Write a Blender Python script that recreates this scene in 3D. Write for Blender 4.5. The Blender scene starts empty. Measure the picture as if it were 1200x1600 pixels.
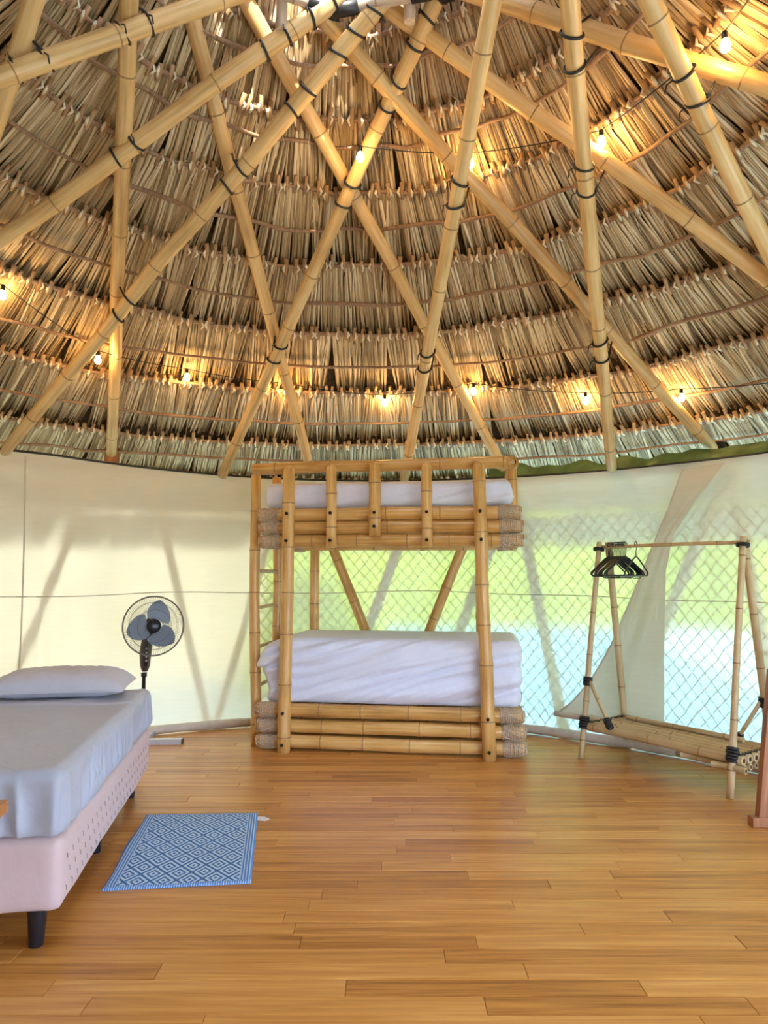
import bpy, bmesh, math, random
import numpy as np
from mathutils import Vector, Matrix, noise

S = bpy.context.scene
C = S.collection
R = math.radians
random.seed(7)

# ------------------------------------------------------------------ camera
F, YH, H = 1123.0, 893.0, 1.3                 # focal length (px), horizon row, eye height
PITCH = math.atan((YH - 800) / F)
cam = bpy.data.objects.new('camera', bpy.data.cameras.new('camera'))
C.objects.link(cam)
cam.data.sensor_fit = 'HORIZONTAL'; cam.data.sensor_width = 36; cam.data.lens = F / 1200 * 36
cam.data.clip_start = 0.02
cam.location = (0, 0, H); cam.rotation_euler = (math.pi / 2 + PITCH, 0, 0)
S.camera = cam
# ------------------------------------------------------------------ world, sun, exposure
W = bpy.data.worlds.new('sky'); S.world = W; W.use_nodes = True
bg = W.node_tree.nodes['Background']
bg.inputs[0].default_value = (0.60, 0.76, 1.0, 1); bg.inputs[1].default_value = 6.0
sun = bpy.data.objects.new('sun', bpy.data.lights.new('sun', 'SUN'))
C.objects.link(sun)
sun.data.energy = 8; sun.data.color = (1, .93, .8); sun.data.angle = R(1.0)
sun.rotation_euler = Vector((-0.14, 0.83, -0.53)).to_track_quat('-Z', 'Y').to_euler()
S.view_settings.view_transform = 'Standard'
try: S.view_settings.look = 'None'
except Exception: pass
S.view_settings.gamma = 1; S.view_settings.use_curve_mapping = False
S.view_settings.exposure = 1.26
S.cycles.max_bounces = 8; S.cycles.diffuse_bounces = 5; S.cycles.transmission_bounces = 6
S.cycles.transparent_max_bounces = 8
S.cycles.sample_clamp_indirect = 6

# ------------------------------------------------------------------ pixel helpers
_c, _s = math.cos(PITCH), math.sin(PITCH)
def ray(px, py):
    a, b = (px - 600) / F, (800 - py) / F
    return Vector((a, _c - b * _s, _s + b * _c))
def floor_pt(px, py, z=0.0):
    d = ray(px, py); t = (z - H) / d.z
    return Vector((d.x * t, d.y * t, z))
def depth_pt(px, py, y):
    d = ray(px, py); t = y / d.y
    return Vector((d.x * t, y, H + d.z * t))

# ------------------------------------------------------------------ hut dimensions
CX, CY, RW, ZW = -0.19, 2.84, 3.46, 2.17      # centre, cloth wall radius, cloth top
def sm(a, b, x):
    t = min(1, max(0, (x - a) / (b - a))); return t * t * (3 - 2 * t)
def ztop(az): return 2.095 + (.085 if az < 4 else .012) * min(1.0, ((az - 4) / 46) ** 2)   # the cloth sags behind the bunk
def rwall(az, z):                              # az degrees, 0 = straight ahead
    rb = RW + .02 - .20 * sm(8, 42, az)
    t = min(1, max(0, z / ZW))
    return rb + (RW - rb) * t ** .8
def cyl(az, r, z):
    return Vector((CX + r * math.sin(R(az)), CY + r * math.cos(R(az)), z))
def wall_hit(px, py, off=0.0):                 # pixel -> (az, z) on the cloth
    d = ray(px, py); lo, hi = .5, 9
    def g(t):
        x, y, z = d.x * t - CX, d.y * t - CY, H + d.z * t
        return math.hypot(x, y) - rwall(math.degrees(math.atan2(x, y)), z) - off
    for _ in range(50):
        m = (lo + hi) / 2
        if g(m) > 0: hi = m
        else: lo = m
    x, y = d.x * lo - CX, d.y * lo - CY
    return math.degrees(math.atan2(x, y)), H + d.z * lo
# roof profile (radius, height) of the thatch, from eave up to the crown
_tab = [(4.45, 1.67), (3.962, 2.01), (3.598, 2.263), (3.236, 2.516), (2.878, 2.77), (2.524, 3.024),
        (2.177, 3.277), (1.842, 3.53), (1.524, 3.784), (1.26, 4.037), (1.06, 4.291), (.93, 4.55), (.80, 4.85), (.62, 5.15)]
PROF = [(r + .68 * .16, z + .73 * .16) for r, z in _tab]
_ln = [0]
for (r0, z0), (r1, z1) in zip(PROF, PROF[1:]): _ln.append(_ln[-1] + math.hypot(r1 - r0, z1 - z0))
def prof(s):                                   # -> r, z, tangent up (tr, tz)
    s = min(max(s, 0), _ln[-1] - 1e-4)
    for i in range(len(_ln) - 1):
        if s <= _ln[i + 1]:
            t = (s - _ln[i]) / (_ln[i + 1] - _ln[i]); a, b = PROF[i], PROF[i + 1]
            L = _ln[i + 1] - _ln[i]
            return a[0] + t * (b[0] - a[0]), a[1] + t * (b[1] - a[1]), (b[0] - a[0]) / L, (b[1] - a[1]) / L
def roof_pt(az, s, inset=0.0):
    r, z, tr, tz = prof(s)
    return cyl(az, r - tz * inset, z + tr * inset)      # inward normal = (-tz, tr)
def roof_hit(px, py, inset=0.0):               # pixel -> world point on the thatch offset inwards
    d = ray(px, py); best = None
    for k in range(900):
        t = 1.5 + k * .008
        x, y, z = d.x * t - CX, d.y * t - CY, H + d.z * t
        r = math.hypot(x, y)
        for i in range(len(PROF) - 1):
            (r0, z0), (r1, z1) = PROF[i], PROF[i + 1]
            L = _ln[i + 1] - _ln[i]; tr, tz = (r1 - r0) / L, (z1 - z0) / L
            u = ((r - r0) * tr + (z - z0) * tz)
            if -.02 <= u <= L + .02:
                dist = -((r - r0) * -tz + (z - z0) * tr)
                if dist > -inset: return Vector((d.x * t, d.y * t, z))
    return Vector((d.x * 5, d.y * 5, H + d.z * 5))

# ------------------------------------------------------------------ materials
def new_mat(name):
    m = bpy.data.materials.new(name); m.use_nodes = True
    nt = m.node_tree; b = nt.nodes['Principled BSDF']
    return m, nt, b
def N(nt, typ, **kw):
    n = nt.nodes.new(typ)
    for k, v in kw.items():
        if k.startswith('i_'):
            n.inputs[int(k[2:]) if k[2:].isdigit() else k[2:].replace('_', ' ')].default_value = v
        else: setattr(n, k, v)
    return n
def ramp(nt, stops, fac=None):
    n = nt.nodes.new('ShaderNodeValToRGB'); e = n.color_ramp.elements
    while len(e) < len(stops): e.new(.5)
    for el, (p, c) in zip(e, stops): el.position = p; el.color = (*c, 1)
    if fac is not None: nt.links.new(fac, n.inputs[0])
    return n
def math_n(nt, op, a, b=None, clamp=False):
    n = nt.nodes.new('ShaderNodeMath'); n.operation = op; n.use_clamp = clamp
    for i, v in enumerate((a, b)):
        if v is None: continue
        if isinstance(v, (int, float)): n.inputs[i].default_value = v
        else: nt.links.new(v, n.inputs[i])
    return n.outputs[0]
def coords(nt, scale=(1, 1, 1), kind='Object'):
    tc = nt.nodes.new('ShaderNodeTexCoord'); mp = nt.nodes.new('ShaderNodeMapping')
    mp.inputs['Scale'].default_value = scale
    nt.links.new(tc.outputs[kind], mp.inputs[0]); return mp.outputs[0]
def plain(name, col, rough=.6, metal=0, var=.12, scale=18, bump=0):
    m, nt, b = new_mat(name)
    nz = N(nt, 'ShaderNodeTexNoise', i_Scale=scale, i_Detail=4); nt.links.new(coords(nt), nz.inputs['Vector'])
    c0 = tuple(max(0, x * (1 - var)) for x in col); c1 = tuple(min(1, x * (1 + var)) for x in col)
    rp = ramp(nt, [(.3, c0), (.7, c1)], nz.outputs['Fac'])
    nt.links.new(rp.outputs[0], b.inputs['Base Color'])
    b.inputs['Roughness'].default_value = rough; b.inputs['Metallic'].default_value = metal
    if bump:
        bn = N(nt, 'ShaderNodeBump', i_Strength=bump, i_Distance=.004); nt.links.new(nz.outputs['Fac'], bn.inputs['Height'])
        nt.links.new(bn.outputs[0], b.inputs['Normal'])
    return m
def bamboo_mat(name, cols, rough=.38, spec=.5):
    m, nt, b = new_mat(name)
    n1 = N(nt, 'ShaderNodeTexNoise', i_Scale=1.0, i_Detail=6); nt.links.new(coords(nt, (60, 60, 2.2)), n1.inputs['Vector'])
    n2 = N(nt, 'ShaderNodeTexNoise', i_Scale=1.0, i_Detail=3); nt.links.new(coords(nt, (6, 6, 3)), n2.inputs['Vector'])
    oi = N(nt, 'ShaderNodeObjectInfo')
    v = math_n(nt, 'MULTIPLY', n1.outputs['Fac'], .55); v = math_n(nt, 'ADD', v, math_n(nt, 'MULTIPLY', n2.outputs['Fac'], .45))
    v = math_n(nt, 'ADD', v, math_n(nt, 'MULTIPLY', math_n(nt, 'SUBTRACT', oi.outputs['Random'], .5), .12))
    rp = ramp(nt, [(.30, cols[0]), (.5, cols[1]), (.68, cols[2])], v)
    nt.links.new(rp.outputs[0], b.inputs['Base Color'])
    b.inputs['Roughness'].default_value = rough
    b.inputs['Specular IOR Level'].default_value = spec
    bn = N(nt, 'ShaderNodeBump', i_Strength=.15, i_Distance=.003); nt.links.new(n1.outputs['Fac'], bn.inputs['Height'])
    nt.links.new(bn.outputs[0], b.inputs['Normal'])
    return m
M = {}
M['pole'] = bamboo_mat('bamboo_roof', [(.46, .26, .095), (.72, .46, .19), (.84, .60, .31)], .40)
M['bunk'] = bamboo_mat('bamboo_bunk', [(.38, .18, .045), (.66, .37, .11), (.80, .51, .20)], .30)
M['rack'] = bamboo_mat('bamboo_rack', [(.36, .24, .11), (.55, .40, .21), (.68, .53, .32)], .45)
M['node'] = plain('bamboo_node', (.33, .19, .08), .6, var=.3, scale=40)
M['hollow'] = plain('bamboo_hollow', (.10, .06, .03), .9)
M['black'] = plain('black_rubber', (.012, .012, .015), .45)
M['blackplastic'] = plain('black_plastic', (.010, .011, .018), .3)
M['pipe'] = bamboo_mat('peeled_stick', [(.42, .30, .22), (.60, .46, .36), (.72, .60, .50)], .4)

# thatch
def thatch_mat(name, lo, mid, hi):
    m, nt, b = new_mat(name)
    at = N(nt, 'ShaderNodeAttribute', attribute_name='rnd')
    ax = N(nt, 'ShaderNodeAttribute', attribute_name='along')
    n1 = N(nt, 'ShaderNodeTexNoise', i_Scale=1.0, i_Detail=5); nt.links.new(coords(nt, (260, 260, 5)), n1.inputs['Vector'])
    oi = N(nt, 'ShaderNodeObjectInfo')
    v = math_n(nt, 'ADD', math_n(nt, 'MULTIPLY', at.outputs['Fac'], .72), math_n(nt, 'MULTIPLY', n1.outputs['Fac'], .36))
    v = math_n(nt, 'ADD', v, -.04)
    rp = ramp(nt, [(.15, lo), (.5, mid), (.9, hi)], v)
    nt.links.new(rp.outputs[0], b.inputs['Base Color'])
    b.inputs['Roughness'].default_value = .55; b.inputs['Specular IOR Level'].default_value = .35
    return m
M['leaf'] = thatch_mat('palm_leaf', (.13, .075, .032), (.50, .35, .185), (.85, .69, .46))
M['stem'] = thatch_mat('palm_stem', (.22, .11, .05), (.40, .23, .11), (.56, .36, .20))
M['tie'] = plain('fibre_tie', (.76, .66, .49), .8, var=.2, scale=60)
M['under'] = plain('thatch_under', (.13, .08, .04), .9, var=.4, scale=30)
M['rod'] = bamboo_mat('thin_stick', [(.17, .09, .05), (.30, .17, .095), (.44, .29, .18)], .6)

# cloth wall: light comes through it
def cloth_mat(name, col, trans, see, weave=260):
    m, nt, b = new_mat(name); nt.nodes.remove(b)
    out = nt.nodes['Material Output']
    df = N(nt, 'ShaderNodeBsdfDiffuse'); tl = N(nt, 'ShaderNodeBsdfTranslucent'); rf = N(nt, 'ShaderNodeBsdfRefraction')
    wv = N(nt, 'ShaderNodeTexNoise', i_Scale=1.0, i_Detail=4); nt.links.new(coords(nt, (7, 7, 60)), wv.inputs['Vector'])
    w2 = N(nt, 'ShaderNodeTexNoise', i_Scale=2.2, i_Detail=3); nt.links.new(coords(nt), w2.inputs['Vector'])
    v = math_n(nt, 'ADD', math_n(nt, 'MULTIPLY', wv.outputs['Fac'], .6), math_n(nt, 'MULTIPLY', w2.outputs['Fac'], .4))
    rp = ramp(nt, [(.3, tuple(c * .92 for c in col)), (.7, col)], v)
    for n in (df, tl): nt.links.new(rp.outputs[0], n.inputs[0])
    rf.inputs['Color'].default_value = (.95, .95, .93, 1); rf.inputs['Roughness'].default_value = .56; rf.inputs['IOR'].default_value = 1.12
    m1 = N(nt, 'ShaderNodeMixShader'); m1.inputs[0].default_value = trans
    nt.links.new(df.outputs[0], m1.inputs[1]); nt.links.new(tl.outputs[0], m1.inputs[2])
    m2 = N(nt, 'ShaderNodeMixShader'); m2.inputs[0].default_value = see
    nt.links.new(m1.outputs[0], m2.inputs[1]); nt.links.new(rf.outputs[0], m2.inputs[2])
    bn = N(nt, 'ShaderNodeBump', i_Strength=.25, i_Distance=.01); nt.links.new(v, bn.inputs['Height'])
    nt.links.new(bn.outputs[0], df.inputs['Normal']); nt.links.new(bn.outputs[0], tl.inputs['Normal'])
    nt.links.new(m2.outputs[0], out.inputs[0])
    return m
M['cloth'] = cloth_mat('wall_muslin', (.80, .73, .62), .28, .21)
M['cloth2'] = cloth_mat('wall_muslin_flap', (.74, .66, .56), .35, .05)
M['hem'] = plain('muslin_hem', (.62, .54, .45), .85, var=.08)
M['tarp'] = plain('green_tarp', (.07, .14, .045), .5, var=.35, scale=9, bump=.4)

# floor boards
def board_mat():
    m, nt, b = new_mat('teak_board')
    at = N(nt, 'ShaderNodeAttribute', attribute_name='rnd')
    cb = N(nt, 'ShaderNodeCombineXYZ'); nt.links.new(math_n(nt, 'MULTIPLY', at.outputs['Fac'], 37.0), cb.inputs[2])
    nt.links.new(math_n(nt, 'MULTIPLY', at.outputs['Fac'], 91.0), cb.inputs[0])
    def mapped(sc):
        va = N(nt, 'ShaderNodeVectorMath', operation='ADD'); nt.links.new(coords(nt, sc), va.inputs[0]); nt.links.new(cb.outputs[0], va.inputs[1]); return va.outputs[0]
    n1 = N(nt, 'ShaderNodeTexNoise', i_Scale=1.0, i_Detail=8, i_Roughness=.6, i_Distortion=.6); nt.links.new(mapped((1.6, 34, 1)), n1.inputs['Vector'])
    n2 = N(nt, 'ShaderNodeTexNoise', i_Scale=1.0, i_Detail=4); nt.links.new(mapped((3.0, 190, 1)), n2.inputs['Vector'])
    v = math_n(nt, 'ADD', math_n(nt, 'MULTIPLY', n1.outputs['Fac'], .70), math_n(nt, 'MULTIPLY', n2.outputs['Fac'], .24))
    v = math_n(nt, 'SUBTRACT', v, .04)
    v = math_n(nt, 'ADD', v, math_n(nt, 'MULTIPLY', math_n(nt, 'SUBTRACT', at.outputs['Fac'],   .5), .20))
    rp = ramp(nt, [(.22, (.29, .098, .014)), (.38, (.53, .225, .044)), (.52, (.66, .315, .078)), (.66, (.78, .42, .125)), (.76, (.88, .58, .24))], v)
    nt.links.new(rp.outputs[0], b.inputs['Base Color'])
    b.inputs['Roughness'].default_value = .36
    b.inputs['Specular IOR Level'].default_value = .4
    b.inputs['Coat Weight'].default_value = .12; b.inputs['Coat Roughness'].default_value = .16
    bn = N(nt, 'ShaderNodeBump', i_Strength=.12, i_Distance=.002); nt.links.new(n2.outputs['Fac'], bn.inputs['Height'])
    nt.links.new(bn.outputs[0], b.inputs['Normal'])
    return m
M['board'] = board_mat()
M['joint'] = plain('floor_joint', (.10, .045, .015), .9)
def sheet_mat(name, col, rough=.75, bump=.3):
    m, nt, b = new_mat(name)
    nz = N(nt, 'ShaderNodeTexNoise', i_Scale=14, i_Detail=6, i_Distortion=.8); nt.links.new(coords(nt, (1, 1, 1)), nz.inputs['Vector'])
    rp = ramp(nt, [(.3, tuple(c * .95 for c in col)), (.7, col)], nz.outputs['Fac'])
    nt.links.new(rp.outputs[0], b.inputs['Base Color']); b.inputs['Roughness'].default_value = rough
    b.inputs['Sheen Weight'].default_value = .2
    bn = N(nt, 'ShaderNodeBump', i_Strength=bump, i_Distance=.012); nt.links.new(nz.outputs['Fac'], bn.inputs['Height'])
    nt.links.new(bn.outputs[0], b.inputs['Normal'])
    return m
M['sheet'] = sheet_mat('white_sheet', (.78, .82, .99))  # white cloth; the bluish daylight on it is mixed into this colour
M['greysheet'] = sheet_mat('grey_sheet', (.42, .44, .54), .48)
M['pillow'] = sheet_mat('grey_pillowcase', (.52, .51, .58), .65, .4)
M['pink'] = sheet_mat('pink_ticking', (.62, .46, .47), .6, .2)
M['stitch'] = plain('ticking_stitch', (.50, .38, .39), .8)
M['jute'] = plain('jute_rope', (.55, .43, .30), .9, var=.3, scale=120, bump=.8)
M['bolt'] = plain('dark_bolt', (.03, .025, .025), .35, metal=.7)
M['fanblade'] = plain('fan_blade_grey', (.25, .32, .41), .35, var=.05)
M['fanbody'] = plain('fan_body_brown', (.075, .048, .040), .4, var=.1)
M['fanwire'] = plain('fan_guard_wire', (.10, .09, .09), .35, metal=.5)
M['fanrim'] = plain('fan_rim', (.16, .14, .13), .4)
M['steel'] = plain('painted_steel', (.55, .55, .58), .4, metal=.3, var=.05)
M['redwood'] = bamboo_mat('red_wood', [(.17, .055, .02), (.33, .12, .04), (.46, .20, .08)], .4)
M['tag'] = plain('white_tag', (.8, .8, .8), .6)
M['netwire'] = plain('galvanised_wire', (.16, .17, .16), .5)
M['darkwire'] = plain('cable_dark', (.02, .018, .015), .6)
def emit_mat(name, col, st):
    m, nt, b = new_mat(name)
    b.inputs['Emission Color'].default_value = (*col, 1); b.inputs['Emission Strength'].default_value = st
    b.inputs['Base Color'].default_value = (1, .85, .6, 1); return m
M['bulb'] = emit_mat('bulb_glow', (1.0, .60, .20), 110.0)
M['earth'] = plain('sandy_earth', (.20, .21, .15), .9, var=.2, scale=3)
M['leafwall'] = plain('hedge_leaf', (.24, .35, .03), .8, var=.4, scale=5)
M['leafwall2'] = plain('added_hedge_leaf', (.30, .275, .18), .8, var=.3, scale=5)
M['paleblue'] = plain('cyan_glow_tint', (.50, .86, .92), .7, var=.05)
M['paving'] = plain('bounce_paving', (.50, .72, .78), .8, var=.1, scale=4)
def rug_mat():
    m, nt, b = new_mat('woven_rug')
    tc = nt.nodes.new('ShaderNodeTexCoord'); sp = nt.nodes.new('ShaderNodeSeparateXYZ'); nt.links.new(tc.outputs['UV'], sp.inputs[0])
    u, v = sp.outputs[0], sp.outputs[1]
    tri = lambda x, k, ph=0.0: math_n(nt, 'MULTIPLY', math_n(nt, 'ABSOLUTE', math_n(nt, 'SUBTRACT', math_n(nt, 'FRACT', math_n(nt, 'ADD', math_n(nt, 'MULTIPLY', x, k), ph)), .5)), 2.0)
    d = math_n(nt, 'ADD', tri(u, 5.6, .3), tri(v, 6.1, .1))
    d = math_n(nt, 'MINIMUM', d, math_n(nt, 'SUBTRACT', 2.0, d))
    dark = math_n(nt, 'LESS_THAN', d, .16)
    dark = math_n(nt, 'MAXIMUM', dark, math_n(nt, 'LESS_THAN', math_n(nt, 'ABSOLUTE', math_n(nt, 'SUBTRACT', d, .50)), .105))
    dark = math_n(nt, 'MAXIMUM', dark, math_n(nt, 'GREATER_THAN', d, .87))
    ed = math_n(nt, 'MINIMUM', u, math_n(nt, 'SUBTRACT', 1.0, u))
    side = math_n(nt, 'LESS_THAN', ed, .085)
    st = math_n(nt, 'LESS_THAN', math_n(nt, 'FRACT', math_n(nt, 'MULTIPLY', ed, 48.0)), .62)
    ev = math_n(nt, 'MINIMUM', v, math_n(nt, 'SUBTRACT', 1.0, v))
    end = math_n(nt, 'LESS_THAN', ev, .03)
    st2 = math_n(nt, 'LESS_THAN', math_n(nt, 'FRACT', math_n(nt, 'MULTIPLY', u, 60.0)), .7)
    def mix(a, bb, f):
        n = nt.nodes.new('ShaderNodeMix'); n.data_type = 'FLOAT'; nt.links.new(f, n.inputs[0]); nt.links.new(a, n.inputs[2]); nt.links.new(bb, n.inputs[3]); return n.outputs[0]
    k = mix(dark, math_n(nt, 'MULTIPLY', st, .72), side); k = mix(k, math_n(nt, 'MULTIPLY', st2, .7), end)
    nz = N(nt, 'ShaderNodeTexNoise', i_Scale=420, i_Detail=2); nt.links.new(tc.outputs['UV'], nz.inputs['Vector'])
    rp = ramp(nt, [(0, (.50, .68, .82)), (.6, (.12, .28, .64)), (1, (.035, .15, .42))], k)
    nt.links.new(rp.outputs[0], b.inputs['Base Color']); b.inputs['Roughness'].default_value = .9
    bn = N(nt, 'ShaderNodeBump', i_Strength=.5, i_Distance=.003); nt.links.new(nz.outputs['Fac'], bn.inputs['Height']); nt.links.new(bn.outputs[0], b.inputs['Normal'])
    return m
M['rug'] = rug_mat()

# ------------------------------------------------------------------ mesh helpers
class MB:
    def __init__(s): s.v = []; s.f = []; s.m = []; s.smooth = []; s.r = []
    def add(s, v, f, m=0, smooth=True, rnd=.5):
        o = len(s.v); s.v += [tuple(x) for x in v]; s.r += [rnd] * len(v)
        for q in f: s.f.append(tuple(i + o for i in q)); s.m.append(m); s.smooth.append(smooth)
    def box(s, x0, x1, y0, y1, z0, z1, m=0, rnd=.5):
        v = [(x, y, z) for z in (z0, z1) for y in (y0, y1) for x in (x0, x1)]
        s.add(v, [(0, 2, 3, 1), (4, 5, 7, 6), (0, 1, 5, 4), (2, 6, 7, 3), (0, 4, 6, 2), (1, 3, 7, 5)], m, False, rnd)
    def tube(s, path, rad, n=8, m=0, caps=True, closed=False, rnd=.5):
        P = [Vector(p) for p in path]; k = len(P); o = []
        up = None; rings = []
        for i in range(k):
            if closed: t = (P[(i + 1) % k] - P[i - 1]).normalized()
            else: t = (P[min(i + 1, k - 1)] - P[max(i - 1, 0)]).normalized()
            if up is None:
                up = Vector((0, 0, 1)) if abs(t.z) < .9 else Vector((1, 0, 0))
            a = (up - t * up.dot(t)); a = a.normalized() if a.length > 1e-6 else t.orthogonal().normalized(); b = t.cross(a); up = a
            r = rad[i] if hasattr(rad, '__len__') else rad
            rings.append([P[i] + (a * math.cos(2 * math.pi * j / n) + b * math.sin(2 * math.pi * j / n)) * r for j in range(n)])
        v = [x for q in rings for x in q]; f = []
        for i in range(k if closed else k - 1):
            i2 = (i + 1) % k
            for j in range(n): f.append((i * n + j, i * n + (j + 1) % n, i2 * n + (j + 1) % n, i2 * n + j))
        if caps and not closed: f += [tuple(range(n - 1, -1, -1)), tuple(range((k - 1) * n, k * n))]
        s.add(v, f, m, True, rnd)
    def lathe(s, prof_, n=16, m=0, caps=True):          # prof_: (r, z) list along local Z
        v = [(r * math.cos(2 * math.pi * j / n), r * math.sin(2 * math.pi * j / n), z) for r, z in prof_ for j in range(n)]; f = []
        k = len(prof_)
        for i in range(k - 1):
            for j in range(n): f.append((i * n + j, i * n + (j + 1) % n, (i + 1) * n + (j + 1) % n, (i + 1) * n + j))
        if caps: f += [tuple(range(n - 1, -1, -1)), tuple(range((k - 1) * n, k * n))]
        s.add(v, f, m)
    def grid(s, fn, nu, nv, m=0, rnd=.5):               # fn(u, v) -> point, u, v in 0..1
        v = [fn(i / nu, j / nv) for j in range(nv + 1) for i in range(nu + 1)]
        f = [(j * (nu + 1) + i, j * (nu + 1) + i + 1, (j + 1) * (nu + 1) + i + 1, (j + 1) * (nu + 1) + i) for j in range(nv) for i in range(nu)]
        s.add(v, f, m, True, rnd)
    def mesh(s, name, mats, attr=False):
        me = bpy.data.meshes.new(name); me.from_pydata(s.v, [], s.f)
        for k in (mats if isinstance(mats, (list, tuple)) else [mats]): me.materials.append(M[k])
        me.polygons.foreach_set('material_index', s.m); me.polygons.foreach_set('use_smooth', s.smooth)
        if attr:
            a = me.attributes.new('rnd', 'FLOAT', 'POINT'); a.data.foreach_set('value', s.r)
        me.update(); return me
    def build(s, name, mats, parent=None, mat=None, attr=False):
        return link(name, s.mesh(name, mats, attr), parent, mat)
def link(name, data, parent=None, mat=None):
    o = bpy.data.objects.new(name, data); C.objects.link(o)
    if parent is not None:
        o.parent = parent
        wm = mat if mat is not None else Matrix()
        o.matrix_local = world_of(parent).inverted() @ wm
        o['_w'] = 0; del o['_w']
        WM[o.name] = wm
    elif mat is not None: o.matrix_basis = mat; WM[o.name] = mat.copy()
    return o
WM = {}
def world_of(o): return WM.get(o.name, Matrix())
def tag(o, label=None, cat=None, group=None, kind=None):
    if label: o['label'] = label
    if cat: o['category'] = cat
    if group: o['group'] = group
    if kind: o['kind'] = kind
    return o
def thing(name, label, cat, loc=(0, 0, 0), rz=0, group=None):
    mt = Matrix.Translation(loc) @ Matrix.Rotation(rz, 4, 'Z')
    return tag(link(name, None, None, mt), label, cat, group)
def axis_mat(p0, p1):
    p0, p1 = Vector(p0), Vector(p1); d = p1 - p0
    return Matrix.Translation(p0) @ d.to_track_quat('Z', 'Y').to_matrix().to_4x4(), d.length
def bamboo(name, p0, p1, r0, r1=None, parent=None, mat='bunk', sp=.34, seed=0, wob=.004, n=14, dome=None, hollow=False):
    """one culm: swollen nodes with a dark groove, slightly crooked; p0, p1 in world space"""
    rn = random.Random(seed); r1 = r0 if r1 is None else r1
    mt, L = axis_mat(p0, p1)
    zs = []; z = rn.uniform(.25, .8) * sp
    while z < L - .05: zs.append(z); z += sp * rn.uniform(.8, 1.15)
    pr = [(0.0, 1.0, 0)]
    for z in zs:
        pr += [(z - .030, 1.0, 0), (z - .010, 1.05, 0), (z - .004, 1.07, 1), (z + .004, 1.03, 1), (z + .010, 1.055, 0), (z + .035, .99, 0)]
    if dome: pr += [(L - r0 * 1.1, 1, 0), (L - r0 * .55, .86, 0), (L - r0 * .2, .55, 0), (L, .12, 0)]
    else: pr += [(L - .004, 1.0, 0), (L, .95, 0)]
    pr.sort(); mb = MB(); ph = rn.uniform(0, 9)
    v = []; f = []; ms = []
    for z, k, g in pr:
        t = z / L; r = (r0 + (r1 - r0) * t) * k
        ox = wob * noise.noise((ph, z * 1.3, 0)) * 2 * math.sin(math.pi * t); oy = wob * noise.noise((ph + 5, z * 1.3, 3)) * 2 * math.sin(math.pi * t)
        v += [(ox + r * math.cos(2 * math.pi * j / n), oy + r * math.sin(2 * math.pi * j / n), z) for j in range(n)]
    for i in range(len(pr) - 1):
        for j in range(n): f.append((i * n + j, i * n + (j + 1) % n, (i + 1) * n + (j + 1) % n, (i + 1) * n + j)); ms.append(1 if pr[i][2] and pr[i + 1][2] else 0)
    nb = len(v); k = len(pr)
    if hollow:                                        # open ends: inner disc set back
        for zz, i0, flip in ((.03, 0, True), (L - .03, (k - 1) * n, False)):
            o = len(v); ri = (r0 if flip else r1) * .55
            ze = 0 if flip else L
            v += [(ri * math.cos(2 * math.pi * j / n), ri * math.sin(2 * math.pi * j / n), ze) for j in range(n)]
            v += [(ri * math.cos(2 * math.pi * j / n), ri * math.sin(2 * math.pi * j / n), zz) for j in range(n)]
            for j in range(n):
                a, b2 = i0 + j, i0 + (j + 1) % n
                f.append((a, b2, o + (j + 1) % n, o + j)); ms.append(0)
                f.append((o + j, o + (j + 1) % n, o + n + (j + 1) % n, o + n + j)); ms.append(2)
            f.append(tuple(range(o + n, o + 2 * n))); ms.append(2)
    else:
        f += [tuple(range(n - 1, -1, -1)), tuple(range((k - 1) * n, k * n))]; ms += [0, 0]
    mb.v = v; mb.f = f; mb.m = ms; mb.smooth = [len(q) == 4 for q in f]; mb.r = [.5] * len(v)
    return mb.build(name, [mat, 'node', 'hollow'], parent, mt)
def rounded_box(mb, size, r, div, disp=None, m=0):
    """box centred on x, y with base at z 0; disp(p, normal) -> offset vector"""
    sx, sy, sz = size[0] / 2, size[1] / 2, size[2] / 2
    idx = {}; vs = []; fs = []
    def vert(k):
        if k in idx: return idx[k]
        p = Vector(((2 * k[0] / div[0] - 1) * sx, (2 * k[1] / div[1] - 1) * sy, (2 * k[2] / div[2] - 1) * sz))
        c = Vector((max(-sx + r, min(sx - r, p.x)), max(-sy + r, min(sy - r, p.y)), max(-sz + r, min(sz - r, p.z))))
        d = p - c; nrm = d.normalized()
        q = c + nrm * r + Vector((0, 0, sz))
        if disp: q = q + disp(q, nrm)
        idx[k] = len(vs); vs.append(q); return idx[k]
    for ax in range(3):
        a, b = [(1, 2), (2, 0), (0, 1)][ax]
        for side in (0, div[ax]):
            for i in range(div[a]):
                for j in range(div[b]):
                    q = []
                    for di, dj in ((0, 0), (1, 0), (1, 1), (0, 1)):
                        k = [0, 0, 0]; k[ax] = side; k[a] = i + di; k[b] = j + dj; q.append(vert(tuple(k)))
                    fs.append(tuple(q) if side else tuple(q[::-1]))
    mb.add(vs, fs, m)

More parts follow.
